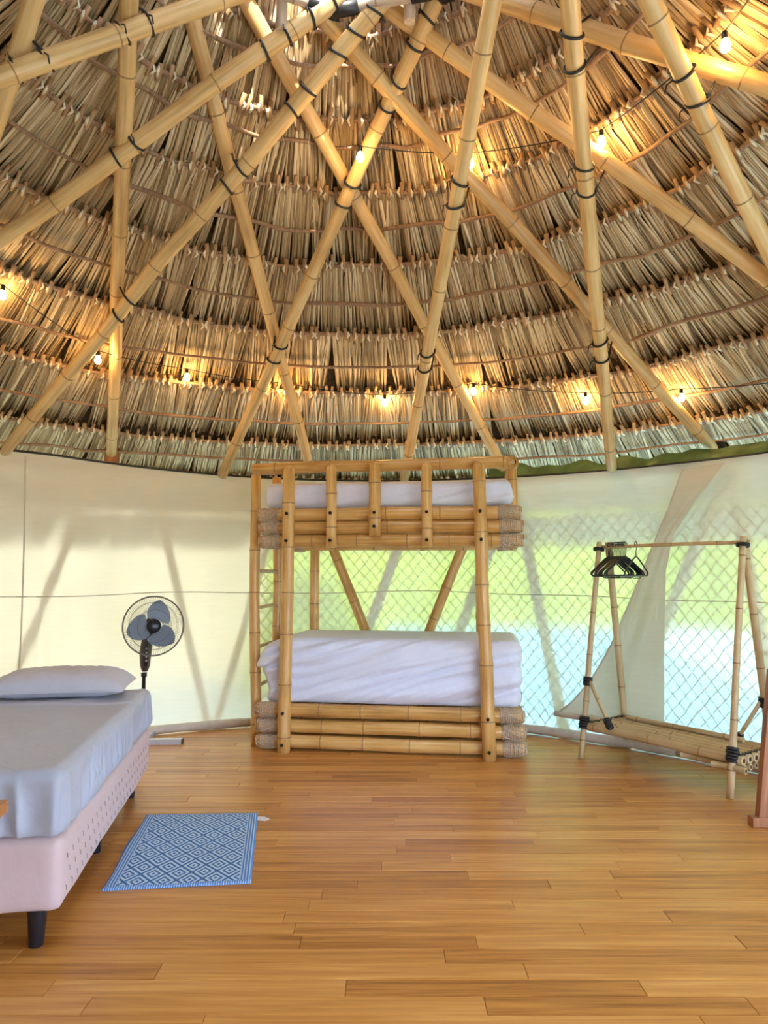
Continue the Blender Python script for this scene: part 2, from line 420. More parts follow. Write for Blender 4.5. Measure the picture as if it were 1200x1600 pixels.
# ================================================================== SETTING
# ---- floor: slab + boards
fl = MB(); nseg = 72
ring = [(CX + (RW + .12) * math.sin(2 * math.pi * i / nseg), CY + (RW + .12) * math.cos(2 * math.pi * i / nseg)) for i in range(nseg)]
fl.add([(x, y, -.02) for x, y in ring] + [(x, y, -.22) for x, y in ring],
       [tuple(range(nseg - 1, -1, -1)), tuple(range(nseg, 2 * nseg))] + [(i, (i + 1) % nseg, nseg + (i + 1) % nseg, nseg + i) for i in range(nseg)], 0, False)
floor = tag(fl.build('floor', 'joint'), 'golden brown varnished hardwood floor of narrow boards', None, None, 'structure')
BWID, GAP = .0935, .0014
rest = MB(); nb = 0
rn = random.Random(3)
def board(mb, x0, x1, y0, y1, rnd):
    g, bv = GAP / 2, .0018
    x0 += .0006; x1 -= .0006; y0 += g; y1 -= g
    dz = rn.uniform(-.0006, .0006)
    top = [(x0 + bv, y0 + bv, dz), (x1 - bv, y0 + bv, dz), (x1 - bv, y1 - bv, dz), (x0 + bv, y1 - bv, dz)]
    bot = [(x0, y0, -bv + dz), (x1, y0, -bv + dz), (x1, y1, -bv + dz), (x0, y1, -bv + dz)]
    lo = [(x, y, -.019) for x, y, _ in bot]
    f = [(0, 1, 2, 3)] + [(4 + i, 4 + (i + 1) % 4, (i + 1) % 4, i) for i in range(4)] + [(8 + i, 8 + (i + 1) % 4, 4 + (i + 1) % 4, 4 + i) for i in range(4)]
    mb.add(top + bot + lo, f, 0, False, rnd)
y = CY - RW - .05; cand = []
while y < CY + RW + .03:
    hw = math.sqrt(max(0, (RW + .08) ** 2 - max(abs(y - CY), abs(y + BWID - CY)) ** 2))
    x = CX - hw - rn.uniform(0, 1.0)
    while x < CX + hw:
        L = rn.choice([.62, .8, .93, 1.05, 1.2, 1.45])
        a, b = max(x, CX - hw), min(x + L, CX + hw)
        if b - a > .03: cand.append((a, b, y, y + BWID, rn.random()))
        x += L
    y += BWID
def in_view(c):
    for xx in (c[0], (c[0] + c[1]) / 2, c[1]):
        for yy in c[2:4]:
            if yy > 1.75 and abs(xx / yy) < 600 / F * 1.02: return True
    return False
vis = sorted([c for c in cand if in_view(c)], key=lambda c: c[2])[:300]; vset = set(vis)
for c in cand:
    if c in vset:
        mb = MB(); board(mb, *c); mb.build('floor_board', 'board', floor, attr=True)
    else: board(rest, *c)
tag(rest.build('floor_boards_rest', 'board', floor, attr=True), kind='stuff').name = 'floor_planking'

# ---- cloth wall in three panels
SEAM_L = wall_hit(33, 900)[0]; SEAM_R = wall_hit(1062, 735)[0]
def wall_r(az, z):
    d = .012 * noise.noise((az * .09, z * .8, 0)) + .006 * noise.noise((az * .5, z * .5, 7))
    d += .018 * math.exp(-((az - SEAM_L - 3) / 3.2) ** 2) * math.sin((az - SEAM_L) * 2.6 + z * 1.5) * sm(2.0, .7, z) if az > SEAM_L - 2 else 0
    d += .004 * math.sin(az * 2.2 + 3 * noise.noise((az * .2, 3, 1))) * sm(1.6, 0.9, z)
    return rwall(az, z) + d * sm(2.1, 1.85, z)
def wall(name, a0, a1, label, off=0.0):
    mb = MB(); n = max(4, int((a1 - a0) * 1.4))
    mb.grid(lambda u, v: cyl(a0 + (a1 - a0) * u, wall_r(a0 + (a1 - a0) * u, v * ztop(a0 + (a1 - a0) * u)) + off, .012 + v * (ztop(a0 + (a1 - a0) * u) - .012)), n, 44)
    w = tag(mb.build(name, 'cloth'), label, None, None, 'structure')
    hm = MB(); k = max(6, int((a1 - a0) / 2))
    azs = [a0 + (a1 - a0) * i / k for i in range(k + 1)]
    hm.tube([cyl(a, wall_r(a, 0) - .045, .04 + .006 * noise.noise((a * .2, 0, 0))) for a in azs], [.036 + .010 * noise.noise((a * .35, 2, 0)) for a in azs], 8)
    hm.build('rolled_hem', 'hem', w)
    st = MB()
    st.tube([cyl(a, wall_r(a, 1.1) - .004, 1.12 + .03 * noise.noise((a * .06, 5, 0)) - .03 * sm(10, 60, a)) for a in azs], .0038, 6)
    st.build('seam', 'hem', w)
    tp = MB()
    tp.tube([cyl(a, RW, ztop(a) + .004) for a in azs], .009, 6)
    tp.build('top_cord', 'darkwire', w)
    return w
wl = wall('wall_left', -150, SEAM_L, 'cream muslin cloth wall panel beside the grey bed')
wb = wall('wall_back', SEAM_L, SEAM_R, 'cream muslin cloth wall panel behind the bunk bed and fan')
wr = wall('wall_right', SEAM_R, 94, 'cream muslin cloth wall panel behind the clothes rack')
wf = wall('wall_front', 166, 210, 'cream muslin cloth wall panel at the entrance side')
# vertical seam of the left panel
sv = MB(); sv.tube([cyl(SEAM_L + .25 * math.sin(z * 1.7), wall_r(SEAM_L, z) - .008, z) for z in np.linspace(.06, ZW - .02, 16)], .006, 6)
sv.build('seam', 'hem', wb)
# overlapping flap on the right, pulled to one side
le = [(1066, 733), (1042, 800), (1020, 855), (985, 940), (955, 1010), (925, 1062), (893, 1098), (868, 1116)]
re_ = [(1132, 722), (1090, 778), (1052, 835), (1040, 890), (1038, 960), (1037, 1030), (1037, 1090), (1037, 1146)]
LE = [wall_hit(*p, -.05) for p in le]; RE = [wall_hit(*p, -.05) for p in re_]
def interp(T, t):
    k = t * (len(T) - 1); i = min(int(k), len(T) - 2); w = k - i
    return T[i][0] * (1 - w) + T[i + 1][0] * w, T[i][1] * (1 - w) + T[i + 1][1] * w
def flap(u, v):
    a0, z0 = interp(LE, v); a1, z1 = interp(RE, v)
    a, z = a0 + (a1 - a0) * u, z0 + (z1 - z0) * u
    fold = .016 * math.sin(u * 13 + v * 4) * math.sin(math.pi * u) * v
    return cyl(a, rwall(a, z) - .042 - .04 * v * (1 - u) + fold, max(z, .03))
fm = MB(); fm.grid(flap, 36, 50); fo = fm.build('flap', 'cloth2', wr); fo['label'] = 'loose overlapping cloth flap pulled aside'
fp = MB(); fp.tube([flap(0, i / 40) for i in range(41)], .007, 6); fp.build('flap_piping', 'hem', wr)
fh = MB(); fh.tube([flap(i / 12, 1) + Vector((0, 0, .012)) for i in range(13)], [.03 - .012 * abs(i / 6 - 1) for i in range(13)], 8); fh.build('flap_hem', 'hem', wr)
# green tarp strip between wall top and thatch
tm = MB(); tm.grid(lambda u, v: cyl(18 + 62 * u, RW + .05 + .10 * v + .03 * noise.noise((u * 30, v * 2, 0)), ztop(18 + 62 * u) - .06 + v * (.17 + .05 * noise.noise((u * 22, 0, 4)))), 90, 6)
tm.build('tarp_strip', 'tarp', wr)
# diamond netting just outside the cloth
nt_ = MB()
def net_line(a0, z0, a1, z1, n=10):
    pts = [(a0 + (a1 - a0) * i / n, z0 + (z1 - z0) * i / n) for i in range(n + 1)]
    pts = [p for p in pts if p[0] > -16]
    if len(pts) < 2: return
    nt_.tube([cyl(a + .25 * noise.noise((a * .8, z * 6, 1)), wall_r(a, z) + .005, z + .012 * noise.noise((a * .7, z * 5, 9))) for a, z in pts], .0027, 4, caps=False)
step = 1.35
a = -40.0
while a < 95:
    for sg in (1, -1):
        a0, z0, a1, z1 = a, .03, a + sg * 24, 1.75
        net_line(a0, z0, a1, z1, 26)
    a += step * 1.15
tag(nt_.build('diamond_netting', 'netwire', wb), 'diamond wire netting showing faintly through the cloth', None, None, 'stuff')
# slanted posts outside the cloth, seen as soft shadows
for i, (p, q) in enumerate([((800, 760), (880, 1130)), ((1105, 745), (925, 1140)), ((1132, 770), (1200, 1170)), ((645, 770), (515, 1090)), ((785, 770), (650, 1100)),
                            ((262, 780), (338, 1095)), ((430, 800), (345, 1090)), ((150, 760), (20, 1090))]):
    (a0, z0), (a1, z1) = wall_hit(*p), wall_hit(*q)
    k0 = (2.12 - z0) / (z0 - z1); k1 = (z1 - 0) / (z0 - z1)
    A0, A1 = a0 + (a0 - a1) * k0, a1 + (a1 - a0) * k1
    bamboo('wall_post', cyl(A1, rwall(A1, 0) + (.50 if i > 4 else .30), -.4), cyl(A0, RW + (.34 if i > 4 else .24), 2.06), .036 if i > 4 else .048, None, wb, 'pole', seed=80 + i)

# ---- roof shell and thatch
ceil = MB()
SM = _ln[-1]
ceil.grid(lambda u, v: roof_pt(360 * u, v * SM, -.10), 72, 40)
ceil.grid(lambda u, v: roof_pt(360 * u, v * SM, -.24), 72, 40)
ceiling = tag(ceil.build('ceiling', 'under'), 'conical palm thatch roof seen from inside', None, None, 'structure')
def s_of_y(y, x=560):
    p = roof_hit(x, y); r = math.hypot(p.x - CX, p.y - CY)
    return min((abs(prof(s)[0] - r) + abs(prof(s)[1] - p.z), s) for s in np.linspace(0, SM, 1200))[1]
rowS = [s_of_y(y) for y in (695, 613, 520, 415, 298, 190)]
sp_ = (rowS[-1] - rowS[0]) / 5
rowS = [rowS[0] - 2 * sp_ * .98, rowS[0] - sp_ * .9] + rowS
while rowS[-1] + sp_ * .8 < SM: rowS.append(rowS[-1] + sp_ * .8)
def row_s(k, az):                               # battens sag and differ a little from bay to bay
    b = math.floor((az + 34) / 27)
    return rowS[k] + .045 * (noise.noise((b * 3.1, k * 1.7, 0))) + .03 * noise.noise((az * .11, k, 2)) 
# palm leaf variants: local +Z = up the slope, +X = along the batten, +Y = into the room
def leaf_variant(seed):
    q = random.Random(seed); mb = MB()
    for k in range(13):
        x = -.044 + .088 * (k + q.uniform(-.4, .4)) / 12; w = q.uniform(.0048, .0100); L = sp_ * q.uniform(1.02, 1.22); rnd = min(1, max(0, q.gauss(.50, .25)))
        dx = q.gauss(0, .012) + .12 * x; y0 = q.uniform(.002, .022); y1 = q.uniform(-.085, -.045); tw = q.uniform(-.5, .5)
        v = []; f = []
        for i, (t, ws) in enumerate(((0, .55), (.16, 1.0), (.6, 1.1), (1, .7))):
            z = .015 - L * t; cx_ = x + dx * t; yy = y0 + (y1 - y0) * t ** 1.3 + .012 * math.sin(t * 3.1) + q.uniform(-.003, .003)
            hw = w * ws; c, s_ = math.cos(tw * t), math.sin(tw * t)
            for e, up in ((-1, 0), (0, .6), (1, 0)):
                v.append((cx_ + e * hw * c, yy + e * hw * s_ + up * hw, z))
            if i:
                o = (i - 1) * 3
                f += [(o, o + 1, o + 4, o + 3), (o + 1, o + 2, o + 5, o + 4)]
        mb.add(v, f, 0, False, rnd)
    # stem stub above the batten
    rr = q.uniform(.010, .015); lean = q.uniform(-.012, .012); h = q.uniform(.04, .08); rnd = q.uniform(.2, .95)
    mb.tube([(0, .022, -.05), (0, .024, 0), (lean, .014, h)], [rr * .8, rr, rr * 1.05], 6, 1, rnd=rnd)
    # fibre tie round the batten
    mb.tube([(.010, .022, .026), (.020, .044, .004), (.010, .034, -.028)], [.006, .010, .006], 4, 2)
    return mb
VAR = [leaf_variant(100 + i) for i in range(16)]
VME = [v.mesh('palm_leaf', ['leaf', 'stem', 'tie'], True) for v in VAR]
VNP = [(np.array(v.v), np.array(v.r)) for v in VAR]
def pix(p):
    d = Vector(p) - Vector((0, 0, H)); zc = d.y * _c + d.z * _s
    if zc < .3: return None
    return 600 + F * d.x / zc, 800 - F * (d.z * _c - d.y * _s) / zc, zc
units = []
lr = random.Random(11)
for k in range(len(rowS)):
    r = prof(rowS[k])[0]; n = int(2 * math.pi * r / .069)
    for i in range(n):
        az = (360 * (i + lr.uniform(-.25, .25)) / n + k * 1.3) % 360 - 180
        s = row_s(k, az) + lr.uniform(-.012, .012)
        if s > SM - .02 or s < .02: continue
        rr, zz, tr, tz = prof(s - .1)
        sa, ca = math.sin(R(az)), math.cos(R(az))
        ez = Vector((tr * sa, tr * ca, tz)); ey = Vector((-tz * sa, -tz * ca, tr)); ex = ey.cross(ez)
        p = roof_pt(az, s, 0)
        m4 = Matrix((ex, ey, ez)).transposed().to_4x4(); m4.translation = p
        m4 = m4 @ Matrix.Rotation(lr.uniform(-.10, .10), 4, 'Y') @ Matrix.Diagonal((lr.choice((-1, 1)) * lr.uniform(.9, 1.15), 1, lr.uniform(.95, 1.05), 1))
        q = pix(p); size = -1
        if q and -20 < q[0] < 1220 and -10 < q[1] < 745: size = 1 / q[2]
        units.append((size, lr.randrange(16), m4))
order = sorted(range(len(units)), key=lambda i: -units[i][0])[:300]; oset = set(order)
V, FF, MI, RN = [], [], [], []; base = 0
for i, (sz, vi, m4) in enumerate(units):
    if i in oset and sz > 0:
        link('palm_leaf', VME[vi], ceiling, m4); continue
    a, r_ = VNP[vi]; mm = np.array(m4)
    V.append(a @ mm[:3, :3].T + mm[:3, 3]); RN.append(np.clip(r_ + lr.uniform(-.1, .1), 0, 1))
    FF += [tuple(x + base for x in f) for f in VAR[vi].f]; MI += VAR[vi].m; base += len(a)
me = bpy.data.meshes.new('thatch'); me.from_pydata(np.concatenate(V).tolist(), [], FF)
for k in ('leaf', 'stem', 'tie'): me.materials.append(M[k])
me.polygons.foreach_set('material_index', MI)
at = me.attributes.new('rnd', 'FLOAT', 'POINT'); at.data.foreach_set('value', np.concatenate(RN))
tag(link('thatch', me, ceiling), 'layered rows of dry palm leaves tied to battens', None, None, 'stuff')
# battens: stitched ones carry the leaves, plain ones run between them
for k in range(len(rowS)):
    for plain_ in (0, 1):
        sh = sp_ * .52 if plain_ else 0
        if rowS[k] + sh > SM - .1 or rowS[k] + sh < .15: continue
        a0 = -170 + k * 9 + plain_ * 17
        while a0 < 190 + k * 9:
            a1 = a0 + lr.uniform(48, 62); n = 14
            pts = []
            for i in range(n + 1):
                az = a0 - 2 + (a1 - a0 + 4) * i / n
                s = row_s(k, az if az < 180 else az - 360) + sh + .012 * noise.noise((az * .3, k, plain_ + 4))
                pts.append(roof_pt(az, s, (.035 if plain_ else .016) + .006 * noise.noise((az * .2, k, 8)) - (.012 if i == n else 0)))
            mb = MB(); rd = lr.uniform(.011, .0145) if plain_ else lr.uniform(.013, .016)
            mb.tube(pts, [rd * (1.1 - .3 * i / n) for i in range(n + 1)], 7)
            mb.build('batten' if plain_ else 'stitched_batten', 'rod', ceiling)
            a0 = a1
# loose fibres dangling here and there
lo = MB()
for i in range(60):
    az, s = lr.uniform(-75, 75), lr.choice(rowS[1:8]) + lr.uniform(-.1, .1)
    p = roof_pt(az, s, .04); L = lr.uniform(.06, .22); b = lr.uniform(-.06, .06)
    lo.tube([p, p + Vector((b, -.02, -L * .5)), p + Vector((b * .3, -.03, -L))], .0016, 3)
tag(lo.build('loose_fibres', 'tie', ceiling), 'pale loose fibres dangling from the thatch', None, None, 'stuff')

# ================================================================== ROOF POLES
POLES = {  # base azimuth, twist, offset off the lattice surface, crown radius
 'A1': (-96.21, 102.62, .026, .856), 'A2': (-69.20, 109.46, .134, .856), 'A3': (-47.83, 91.22, -.046, .856), 'A4': (-20.15, 73.59, -.100, .90),
 'A5': (6.10, 110.34, -.113, 1.0), 'A6': (35.32, 101.31, -.104, 1.05), 'A7': (62.80, 102.29, .029, .856), 'A8': (89.5, 95, .02, .856), 'A0': (-123, 95, .02, .856),
 'B1': (-57.69, -107.24, .205, .856), 'B2': (-34.18, -111.40, .202, .856), 'B3': (-7.53, -61.86, .012, 1.0), 'B4': (19.78, -76.70, .062, .95),
 'B5': (46.42, -97.18, .108, .856), 'B6': (70.13, -90.58, .096, .856), 'B7': (95.42, -101.27, .190, .856), 'B8': (121, -97, .15, .856), 'B0': (-84, -97, .18, .856)}
PLAB = {
 'A1': 'thick bamboo roof pole, highest one crossing above the standing fan', 'A2': 'bamboo roof pole from the wall beside the grey bed to a hanging ring stub',
 'A3': 'long bamboo roof pole slanting from the wall above the bed pillow to the crown', 'A4': 'bamboo roof pole rising to the right from just left of the bunk bed',
 'A5': 'bamboo roof pole rising steeply from behind the middle of the bunk guard rail', 'A6': 'nearly upright bamboo roof pole above the clothes rack hangers',
 'A7': 'bamboo roof pole leaning left beside the highest hanging bulb', 'A8': 'bamboo roof pole based beyond the wooden stand on the right wall', 'A0': 'bamboo roof pole based on the left wall near the doorway',
 'B1': 'short visible length of bamboo roof pole in the crown corner above the bed', 'B2': 'nearly upright bamboo roof pole based on the wall left of the fan',
 'B3': 'bamboo roof pole leaning left from behind the left half of the bunk', 'B4': 'bamboo roof pole slanting up left from behind the bunk right corner',
 'B5': 'bamboo roof pole slanting from a dark block above the clothes rack to the ring', 'B6': 'bamboo roof pole passing behind a lit bulb high above the clothes rack',
 'B7': 'thick bamboo roof pole, highest one crossing over the clothes rack side', 'B8': 'bamboo roof pole based on the right wall near the doorway', 'B0': 'bamboo roof pole based on the left wall beyond the wooden table'}
SEG = {}
for nme, (a, d, o, rt) in POLES.items():
    P = cyl(a, 3.53 + .68 * o, 2.19 + .73 * o); T = cyl(a + d, rt + .68 * o, 4.725 + .73 * o)
    u = (T - P)
    SEG[nme] = (P - u * (.035 if o > .05 else .0), T + u * .02)
POBJ = {}
for i, (nme, (P, T)) in enumerate(SEG.items()):
    o = bamboo('roof_pole', P, T, .041, .052 if nme in ('A1', 'A2', 'A3', 'B7') else .048, None, 'pole', sp=.52, seed=20 + i, wob=.012, n=16)
    tag(o, PLAB[nme], 'pole', 'bamboo roof poles'); POBJ[nme] = o
def closest(P, T, U, V):
    u, v, w = T - P, V - U, P - U
    a, b, c, d, e = u.dot(u), u.dot(v), v.dot(v), u.dot(w), v.dot(w); D = a * c - b * b
    return (b * e - c * d) / D, (a * e - b * d) / D
for an in [k for k in POLES if k[0] == 'A']:
    for bn in [k for k in POLES if k[0] == 'B']:
        P, T = SEG[an]; U, Vv = SEG[bn]; s, t = closest(P, T, U, Vv)
        if not (.01 < s < .93 and .01 < t < .93): continue
        X, Y = P + (T - P) * s, U + (Vv - U) * t
        if (X - Y).length > .26: continue
        ax = (T - P).normalized(); out = (Y - X); out -= ax * out.dot(ax)
        gap = max(out.length, .1); out = out.normalized() if out.length > .02 else (X - Vector((CX, CY, 1))).normalized()
        side = ax.cross(out); bx = (Vv - U).normalized()
        for off in (-.07, .075):
            rr = .046 + .009 * s; tilt = random.uniform(-.35, .35); tl2 = random.uniform(-.2, .2)
            pts = [X + ax * (off + rr * (tilt * math.cos(th) + tl2 * math.sin(th))) + side * rr * math.cos(th) - out * rr * math.sin(th) for th in [2 * math.pi * j / 20 for j in range(20)]]
            mb = MB(); mb.tube(pts, .0075, 6, closed=True)
            # strap running on round the pole behind
            e = 1 if off > 0 else -1
            mb.tube([X + ax * off + side * rr * e, X + ax * off * .9 + side * rr * e * .9 + out * .06, X + ax * off * .8 + side * rr * e * .6 + out * (gap + .03)], .0065, 6)
            if random.random() < .4:
                mb.tube([X + ax * off + side * rr - out * .02, X + ax * (off + .02) + side * (rr + .02) - out * .03 + Vector((0, 0, -.03)), X + ax * (off + .03) + side * (rr + .025) - out * .03 + Vector((0, 0, -.08))], .004, 5)
            mb.build('lashing', 'black', POBJ[an])
# cloth-top tie blocks where two poles land on the wall
for az, nme in ((SEG['B5'][0], 'B5'), (SEG['B2'][0], 'B2')):
    p = Vector(az); d = Vector((p.x - CX, p.y - CY, 0)).normalized(); c = p - d * .02 + Vector((0, 0, -.02))
    mb = MB(); mb.tube([c + Vector((0, 0, .11)), c + Vector((0, 0, .0)), c + Vector((0, 0, -.12))], [.06, .065, .06], 8)
    mb.build('pole_shoe', 'redwood' if nme == 'B2' else 'bolt', POBJ[nme])

# ---- compression ring under the crown with rubber elbows and stub pegs
crown = thing('crown_ring', 'ring of peeled sticks with black rubber elbows under the roof crown', 'ring', (CX, CY, 4.30))
RR, nR = .86, 9
rp_ = [cyl(-6 + 360 / nR * i, RR, 4.36) for i in range(nR)]
for i in range(nR):
    p, q = rp_[i], rp_[(i + 1) % nR]
    bamboo('ring_stick', p, q, .034, None, crown, 'pipe', sp=.9, seed=200 + i, n=12)
    d0 = (rp_[i - 1] - p).normalized(); d1 = (q - p).normalized()
    mb = MB(); mb.tube([p + d0 * .15, p + d0 * .05, p - (d0 + d1) * -.012, p + d1 * .05, p + d1 * .15], .041, 12); mb.build('rubber_elbow', 'black', crown)
    dn = (Vector((CX, CY, 4.3)) - p).normalized()
    mb = MB(); mb.tube([p, p + Vector((-dn.x * .05, -dn.y * .05, -.0)), p - dn * .12 + Vector((0, 0, .10))], .040, 10); mb.build('rubber_elbow', 'black', crown)
for px, py in ((440, 48), (640, 34)):
    p = depth_pt(px, py, CY + RR - .05)
    bamboo('peg', p, p + Vector((0, 0, .42)), .030, None, crown, 'pipe', sp=.9, seed=300 + px, n=14)

# ================================================================== STRING LIGHTS
bulbs = [  # px, py, inset, label
 (1133, 72, .16, 'glowing bulb hanging in the crown corner above the clothes rack'), (940, 222, .14, 'glowing bulb beside the nearly upright pole above the clothes rack'),
 (735, 256, .14, 'glowing bulb where two poles cross high above the bunk bed'), (563, 246, .42, 'glowing bulb strapped on a pole near the crown'),
 (4, 462, .14, 'glowing bulb on the thatch above the left wall'), (153, 563, .2, 'glowing bulb tucked behind crossing poles above the bed'),
 (292, 590, .1, 'glowing bulb against the thatch above the standing fan'), (448, 612, .12, 'glowing bulb beside a leaning pole left of the bunk'),
 (601, 630, .1, 'glowing bulb straight above the middle of the bunk guard rail'), (740, 612, .14, 'glowing bulb beside a slanted pole above the bunk right end'),
 (915, 627, .1, 'glowing bulb left of the upright pole above the hangers'), (1065, 622, .12, 'glowing bulb beside a slanted pole above the clothes rack bar')]
BP = []
lat = {}
def lathe_me(name, pr, n, mats): mb = MB(); mb.lathe(pr, n); return mb.mesh(name, mats)
glass = lathe_me('bulb_glass', [(.004, -.062), (.016, -.056), (.0225, -.044), (.022, -.030), (.014, -.012), (.011, 0)], 12, 'bulb')
sock = lathe_me('socket', [(.0125, -.004), (.0135, .0), (.0135, .03), (.008, .036)], 12, 'blackplastic')
for px, py, ins, lab in bulbs:
    p = roof_hit(px, py, ins) + Vector((0, 0, .035))
    t = thing('string_light_bulb', lab, 'light bulb', p, 0, 'string light bulbs')
    link('bulb_glass', glass, t, Matrix.Translation(p)); link('socket', sock, t, Matrix.Translation(p)); BP.append(p)
def cable(label, pts):
    mb = MB(); path = []
    for a, b in zip(pts, pts[1:]):
        for i in range(8):
            t = i / 8; path.append(a.lerp(b, t) - Vector((0, 0, .06 * (b - a).length * 4 * t * (1 - t) * .35)))
    path.append(pts[-1]); mb.tube(path, .0035, 5)
    tag(mb.build('string_light_cable', 'darkwire'), label, 'cable')
up = Vector((0, 0, .034))
cable('thin dark light cable strung low around the thatch', [roof_hit(-120, 420, .1)] + [BP[i] + up for i in (4, 5, 6, 7, 8, 9, 10, 11)] + [roof_hit(1260, 590, .1)])
cable('thin light cable strung high between poles near the crown', [BP[3] + up, BP[2] + up, BP[1] + up, BP[0] + up, roof_hit(1190, -30, .1)])

# ================================================================== BUNK BED
p0, p1 = floor_pt(443, 1176), floor_pt(765, 1188)
bu = (p1 - p0).normalized(); bv = Vector((-bu.y, bu.x, 0)); BL = (p1 - p0).length
def B(u, v, z): return p0 + bu * u + bv * v + Vector((0, 0, z))
brz = math.atan2(bu.y, bu.x)
bunk = thing('bunk_bed', 'golden bamboo bunk bed with rope wrapped rail ends and guard rail', 'bunk bed', p0, brz)
U0, U1, DEP = -.22, BL + .235, .98
def bolt(post, u, v, z):
    mt, L = axis_mat(B(u, v + .01, z), B(u, v - .018, z))
    mb = MB(); mb.lathe([(.012, 0), (.012, .022), (.007, .023), (.007, .034)], 10); mb.build('bolt', 'bolt', post, mt)
RZ_UP = (1.525, 1.625, 1.725); RZ_LO = (.062, .175, .285)
pl = bamboo('post', B(0, 0, 0), B(.02, 0, 2.085), .047, .044, bunk, seed=1, dome=True, wob=.008)
pr_ = bamboo('post', B(BL, 0, 0), B(BL - .055, 0, 2.09), .049, .045, bunk, seed=2, dome=True, wob=.008)
for pst, uu in ((pl, lambda z: .02 * z / 2.1), (pr_, lambda z: BL - .055 * z / 2.1)):
    for z in (RZ_UP[0], RZ_UP[2], RZ_LO[0], RZ_LO[2]): bolt(pst, uu(z), -.045, z)
for i, (u, v) in enumerate(((-.02, DEP), (BL - .06, DEP))): bamboo('post', B(u, v, 0), B(u, v, 1.66), .043, .040, bunk, seed=4 + i)
for i, (u, zb, zt) in enumerate(((.342, 1.475, 2.085), (.665, 1.555, 2.095), (1.045, 1.475, 2.085))):
    g = bamboo('guard_slat', B(u, 0, zb), B(u - .004, 0, zt), .039 if i != 1 else .043, None, bunk, seed=10 + i, dome=True, sp=.26)
    bolt(g, u, -.039, RZ_UP[2]); bolt(g, u, -.039, RZ_UP[0] if i != 1 else RZ_UP[1])
def rope_wrap(rail, u, v, z, sgn, du=True):
    """jute lashing bulging over a rail end"""
    L = .155
    a = B(u, v, z); b = B(u - sgn * L, v, z) if du else B(u, v - sgn * L, z)
    mt, _ = axis_mat(a, b); mb = MB()
    pf = lambda t: .022 + .0255 * math.sin(math.pi * min(.5, .10 + .8 * t)) ** .7 if t < .5 else .0475 + .002 * (t - .5)
    mb.lathe([(pf(t), -.014 + (L + .014) * t) for t in np.linspace(0, 1, 12)], 14)
    n = 150; rr_ = random.Random(int(z * 1000 + u * 10))
    mb.tube([((pf(i / n) + .003) * math.cos(i * .56), (pf(i / n) + .003) * math.sin(i * .56), -.014 + (L + .014) * i / n) for i in range(n + 1)], .0052, 5)
    for k_ in range(7):            # crossing strands over the coil
        a0 = k_ * .9 + rr_.uniform(0, .5); tw = rr_.choice((-1, 1)) * rr_.uniform(.7, 1.6)
        mb.tube([((pf(t) + .007) * math.cos(a0 + tw * t), (pf(t) + .007) * math.sin(a0 + tw * t), -.012 + (L + .006) * t) for t in np.linspace(.05, 1, 9)], .0042, 5)
    mb.build('rope_wrap', 'jute', rail, mt)
k = 0
for zs in (RZ_UP, RZ_LO):
    for z in zs:
        for v in (.092, DEP - .10):
            k += 1; j = .008 * math.sin(k * 2.3)
            r = bamboo('rail', B(U0 + j, v, z), B(U1 + j, v, z), .0495, .048, bunk, seed=30 + k, sp=.36, wob=.008)
            rope_wrap(r, U0 + j - .006, v, z, -1); rope_wrap(r, U1 + j + .006, v, z, 1)
    for u in (U0 + .10, U1 - .10):
        for z in zs[:1]: k += 1; bamboo('end_rail', B(u, .15, z + .05), B(u, DEP - .16, z + .05), .044, None, bunk, seed=60 + k)
    for i in range(9):            # slats under the mattress
        u = .02 + (BL - .04) * i / 8; bamboo('bed_slat', B(u, .03, zs[2] + .022) if False else B(u, .15, zs[2] + .018), B(u, DEP - .16, zs[2] + .018), .024, None, bunk, seed=90 + i, n=8)
# top rail and right-hand guard
bamboo('top_rail', B(U0 - .07, .088, 2.075), B(U1 - .03, .088, 2.09), .044, None, bunk, seed=71, wob=.012, sp=.42)
bamboo('guard_cap', B(U1 - .045, .04, 2.085), B(U1 - .045, DEP - .1, 2.085), .041, None, bunk, seed=72, hollow=True)
for v in (.20, .62): bamboo('guard_upright', B(U1 - .035, v, 1.48), B(U1 - .045, v, 2.06), .033, None, bunk, seed=int(73 + v * 10))
# ladder on the left end
for i, v in enumerate((.21, .76)): bamboo('ladder_stile', B(U0 - .055 + .0 * i, v, 0), B(U0 - .085, v, 2.05 if i == 0 else 2.10), .041, .038, bunk, seed=76 + i, wob=.014)
for z in (.42, .72, 1.02, 1.30): bamboo('ladder_rung', B(U0 - .07, .20, z + .005), B(U0 - .07, .78, z - .0), .014, None, bunk, mat='rack', seed=int(z * 100), n=8)
# V braces at the back
bamboo('brace', B(.10, DEP, 1.60), B(.62, DEP + .02, .32), .041, .043, bunk, seed=84)
bamboo('brace', B(1.30, DEP, 1.60), B(.78, DEP + .02, .32), .043, .041, bunk, seed=85)
